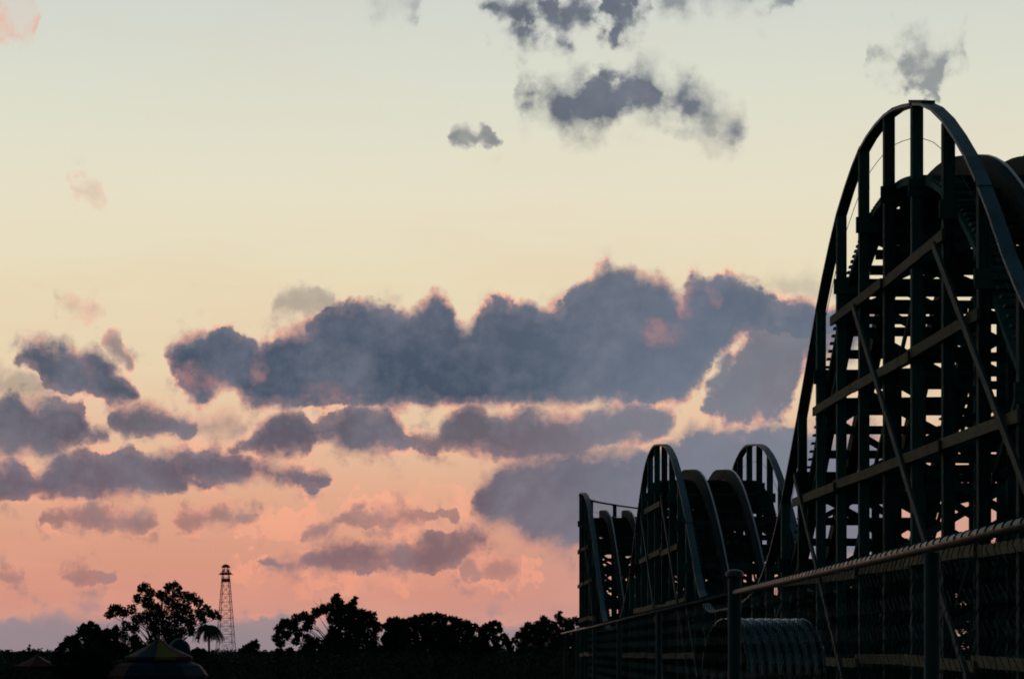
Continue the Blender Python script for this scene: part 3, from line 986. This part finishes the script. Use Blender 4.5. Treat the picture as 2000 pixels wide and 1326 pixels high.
def undergrowth():
    r = random.Random(78)
    cl = []
    x = -120.0
    while x < 1220:
        z = r.uniform(218, 300) if x < 425 else r.uniform(190, 300)
        top = 1284 if 235 < x < 400 else 1277
        y = top + r.uniform(0, 16)
        p = at(x, y, z)
        cl.append((p, r.uniform(0.35, 0.7)))
        if p.z > -0.6:
            cl.append((p - Vector((r.uniform(-.3, .3), 0, 0.8)), 0.8))
        if p.z > 0.2:
            cl.append((p - Vector((r.uniform(-.3, .3), 0, 1.6)), 0.9))
        x += r.uniform(1.6, 3.2)
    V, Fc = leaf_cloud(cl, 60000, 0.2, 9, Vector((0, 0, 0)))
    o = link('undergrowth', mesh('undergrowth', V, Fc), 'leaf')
    tag(o, 'dark tangled scrub filling the ground under the trees', 'undergrowth', kind='stuff')


undergrowth()


# ------------------------------------------------------------------ palm like tree
def palm():
    z = 215.0
    top = at(408, 1222, z)
    g = ground_h(top.x, z)
    root = empty('palm_tree', (top.x, z, g))
    tag(root, 'small drooping palm with a bare trunk in front of the spreading tree', 'tree', 'trees beyond the park')
    org = root.location
    r = random.Random(4)
    tube('trunk', [Vector((top.x - 0.05, z, g - 0.2)), Vector((top.x + 0.02, z, g + 2.2)), top], [0.13, 0.10, 0.09], 'bark', root, 8)
    for i in range(30):
        a = 2 * math.pi * i / 30 * 3 + r.uniform(-.2, .2)
        L = r.uniform(1.3, 1.9)
        rise = r.uniform(-0.5, 1.3)
        d = Vector((math.cos(a), math.sin(a), 0))
        V, Fc = [], []
        pts = []
        for q in range(8):
            t = q / 7
            pts.append(top - org + d * (L * (t - 0.18 * t * t)) + Vector((0, 0, rise * t - (0.9 + rise) * 1.25 * t * t)))
        tube_geo(V, Fc, pts, [0.03 * (1 - 0.8 * q / 7) for q in range(8)], 4)
        sd = Vector((-d.y, d.x, 0))
        for q in range(1, 22):
            t = q / 22 * 7
            i0 = min(int(t), 6)
            p = pts[i0].lerp(pts[i0 + 1], t - i0)
            tang = (pts[i0 + 1] - pts[i0]).normalized()
            ll = 0.48 * (1 - 0.55 * abs(q / 22 - 0.4))
            for sg in (-1, 1):
                tip = p + (sd * sg * 0.75 + tang * 0.5 + Vector((0, 0, -0.55 + r.uniform(-.2, .1)))).normalized() * ll
                w = tang * 0.055
                b = len(V)
                V += [p - w, p + w, tip]
                Fc.append((b, b + 1, b + 2))
        link('frond', mesh('frond', V, Fc), 'leaf', root)


palm()


# ------------------------------------------------------------------ lattice tower
def tower():
    z = 520.0
    k = z / F
    base = at(441, 1270, z)
    g = ground_h(base.x, z)
    root = empty('lattice_tower', (base.x, z, g))
    tag(root, 'tall slender lattice tower with ringed platforms and domed top on the skyline', 'tower')
    topz = at(441, 1112, z).z
    def half(h):
        t = (h - g) / (topz - g)
        return (23.5 * (1 - t) + 7.0 * t) * k if t < 0.80 else (23.5 * 0.2 + 7 * 0.8) * k * (1 - (t - 0.8) * 1.6)
    n = 12
    hs = [g + (topz - g) * (i / n) for i in range(n + 1)]
    rot = math.radians(16)
    def corner(c, h):
        a = rot + math.pi / 4 + c * math.pi / 2
        rr = half(h) * 1.12
        return Vector((base.x + rr * math.cos(a), z + rr * math.sin(a), h))
    for c in range(4):
        tube('tower_leg', [corner(c, h) for h in hs], 0.058, 'tower steel', root, 6)
    for i in range(n):
        for c in range(4):
            a, b = corner(c, hs[i]), corner((c + 1) % 4, hs[i + 1])
            a2, b2 = corner((c + 1) % 4, hs[i]), corner(c, hs[i + 1])
            tube('lattice_bar', [a, b], 0.035, 'tower steel', root, 4)
            tube('lattice_bar', [a2, b2], 0.035, 'tower steel', root, 4)
            tube('lattice_ring', [b2, b], 0.04, 'tower steel', root, 4)
    def disc(name, h, r0, r1, th, m=24):
        V, Fc = [], []
        for (rr, hh) in ((r0, h), (r1, h + th)):
            for q in range(m):
                a = 2 * math.pi * q / m
                V.append(Vector((rr * math.cos(a), rr * math.sin(a), hh - g)))
        for q in range(m):
            Fc.append((q, (q + 1) % m, m + (q + 1) % m, m + q))
        Fc.append(tuple(range(m))[::-1]); Fc.append(tuple(range(m, 2 * m)))
        return link(name, mesh(name, V, Fc), 'tower steel', root)
    h1 = at(441, 1136, z).z; h2 = at(441, 1122, z).z; h3 = at(441, 1108, z).z
    disc('platform', h1, 8.5 * k, 8.5 * k, 0.6)
    disc('platform', h1 + 0.55, 7.5 * k, 8.3 * k, 0.12)
    disc('platform', h2, 10.5 * k, 12 * k, 0.4)
    # spars sticking out at the upper platform
    for i in range(6):
        a = i * math.pi / 3 + 0.2
        tube('spar', [Vector((base.x, z, h2 + 0.15)), Vector((base.x + 14.5 * k * math.cos(a), z + 14.5 * k * math.sin(a), h2 + 0.05))], 0.07, 'tower steel', root, 5)
    for i in range(8):
        a = i * math.pi / 4
        tube('guard_post', [Vector((base.x + 9 * k * math.cos(a), z + 9 * k * math.sin(a), h2 + 0.2)), Vector((base.x + 9 * k * math.cos(a), z + 9 * k * math.sin(a), h2 + 0.75))], 0.04, 'tower steel', root, 4)
    # domed top
    V, Fc = [], []
    prof = [(8.6 * k, h3), (8.4 * k, h3 + 0.12), (6.8 * k, h3 + 0.42), (4.0 * k, h3 + 0.62), (0.02, h3 + 0.7)]
    m = 20
    for rr, hh in prof:
        for q in range(m):
            a = 2 * math.pi * q / m
            V.append(Vector((rr * math.cos(a), rr * math.sin(a), hh - g)))
    for j in range(len(prof) - 1):
        for q in range(m):
            Fc.append((j * m + q, j * m + (q + 1) % m, (j + 1) * m + (q + 1) % m, (j + 1) * m + q))
    Fc.append(tuple(range(m))[::-1])
    link('dome', mesh('dome', V, Fc, True), 'tower steel', root)
    for i in range(6):
        a = i * math.pi / 3
        tube('dome_strut', [Vector((base.x + 5 * k * math.cos(a), z + 5 * k * math.sin(a), h2 + 0.2)), Vector((base.x + 6.5 * k * math.cos(a), z + 6.5 * k * math.sin(a), h3 + 0.05))], 0.06, 'tower steel', root, 4)


tower()


# ------------------------------------------------------------------ fairground canopies low on the left
def canopy(label, px, apex_y, eave_y, half_px, z, cols, sides=10, tier=None, group='fairground canopies', sag=0.0, rot=0.0):
    k = z / F
    c = at(px, apex_y, z)
    g = ground_h(c.x, z)
    root = empty('ride_canopy', (c.x, z, g))
    tag(root, label, 'canopy', group)
    ha = c.z - g
    he = at(px, eave_y, z).z - g
    R = half_px * k
    for i in range(sides):
        a0 = rot + 2 * math.pi * i / sides
        a1 = rot + 2 * math.pi * (i + 1) / sides
        V, Fc = [], []
        n = 5
        for j in range(n + 1):
            t = j / n
            rr = 0.05 + (R - 0.05) * t
            hh = ha + (he - ha) * (t ** (1 - sag))
            for a in (a0, (a0 + a1) / 2, a1):
                q = rr * (1 if a != (a0 + a1) / 2 else math.cos(math.pi / sides) * 1.01)
                V.append(Vector((q * math.cos(a), q * math.sin(a), hh)))
        for a in (a0, (a0 + a1) / 2, a1):      # valance
            q = R * (1 if a != (a0 + a1) / 2 else math.cos(math.pi / sides) * 1.01)
            V.append(Vector((q * math.cos(a), q * math.sin(a), he - 0.25)))
        for j in range(n + 1):
            for q in range(2):
                b = j * 3 + q
                Fc.append((b, b + 1, b + 4, b + 3))
        link('roof_panel', mesh('roof_panel', V, Fc), cols[i % len(cols)], root)
        if tier:
            (ry, rh, tcols) = tier
            R2 = rh * k
            h2 = at(px, ry, z).z - g
            V = []
            for rr, hh in ((R * 0.78, he - 0.18), (R * 1.0 * 0.5 + R2 * 0.5, (he - 0.18) * 0.62 + h2 * 0.38), (R2, h2), (R2, h2 - 0.2)):
                for a in (a0, a1):
                    V.append(Vector((rr * math.cos(a), rr * math.sin(a), hh)))
            link('skirt_panel', mesh('skirt_panel', V, [(0, 1, 3, 2), (2, 3, 5, 4), (4, 5, 7, 6)]), tcols[i % len(tcols)], root)
        Rp = (tier[1] * k if tier else R) * 0.94
        hp = (at(px, tier[0], z).z - g if tier else he) - 0.05
        tube('canopy_post', [Vector((c.x + Rp * math.cos(a0), z + Rp * math.sin(a0), g - 0.1)), Vector((c.x + Rp * math.cos(a0), z + Rp * math.sin(a0), g + hp))], 0.035, 'bark', root, 6)
    # finial
    tube('finial', [Vector((c.x, z, c.z - 0.05)), Vector((c.x, z, c.z + 0.10))], [0.06, 0.02], 'dark timber', root, 8)
    return root


canopy('striped ride canopy with a yellow front panel and flared red skirt', 310, 1246, 1282, 68, 200,
       ['orange vinyl', 'blue vinyl', 'yellow vinyl', 'red vinyl', 'blue vinyl'], 10, (1318, 100, ['red vinyl', 'blue vinyl', 'blue vinyl', 'blue vinyl', 'red vinyl']), sag=0.15, rot=math.radians(-180 + 18))
canopy('small plain red peaked canopy at the far left under the bushes', 72, 1279, 1300, 46, 205, ['red vinyl', 'red vinyl', 'orange vinyl'], 6, sag=0.1, rot=0.4)


def dome_ride():
    z = 212.0
    k = z / F
    c = at(352, 1248, z)
    g = ground_h(c.x, z)
    root = empty('dome_canopy', (c.x, z, g))
    tag(root, 'dark blue rounded hood with a painted pale highlight on top behind the striped canopy', 'canopy', 'fairground canopies')
    R = 20 * k
    H = c.z - g
    V, Fc = [], []
    m = 28
    prof = [(R * 0.96, 0.0), (R, H - R), *[(R * math.cos(t), H - R + R * math.sin(t)) for t in [math.radians(10 * q) for q in range(1, 9)]], (0.02, H)]
    for rr, hh in prof:
        for q in range(m):
            a = 2 * math.pi * q / m
            V.append(Vector((rr * math.cos(a), rr * math.sin(a), hh)))
    for j in range(len(prof) - 1):
        for q in range(m):
            Fc.append((j * m + q, j * m + (q + 1) % m, (j + 1) * m + (q + 1) % m, (j + 1) * m + q))
    link('hood', mesh('hood', V, Fc, True), 'blue vinyl', root)
    pts = [Vector((c.x + (R + 0.03) * math.cos(t) * -1, z - 0.25, g + H - R + (R + 0.03) * math.sin(t))) for t in [math.radians(25 + 6 * q) for q in range(14)]]
    tube('pale_highlight', pts, 0.07, 'highlight vinyl', root, 6)  # pale tube standing in for the highlight along the hood's top


dome_ride()
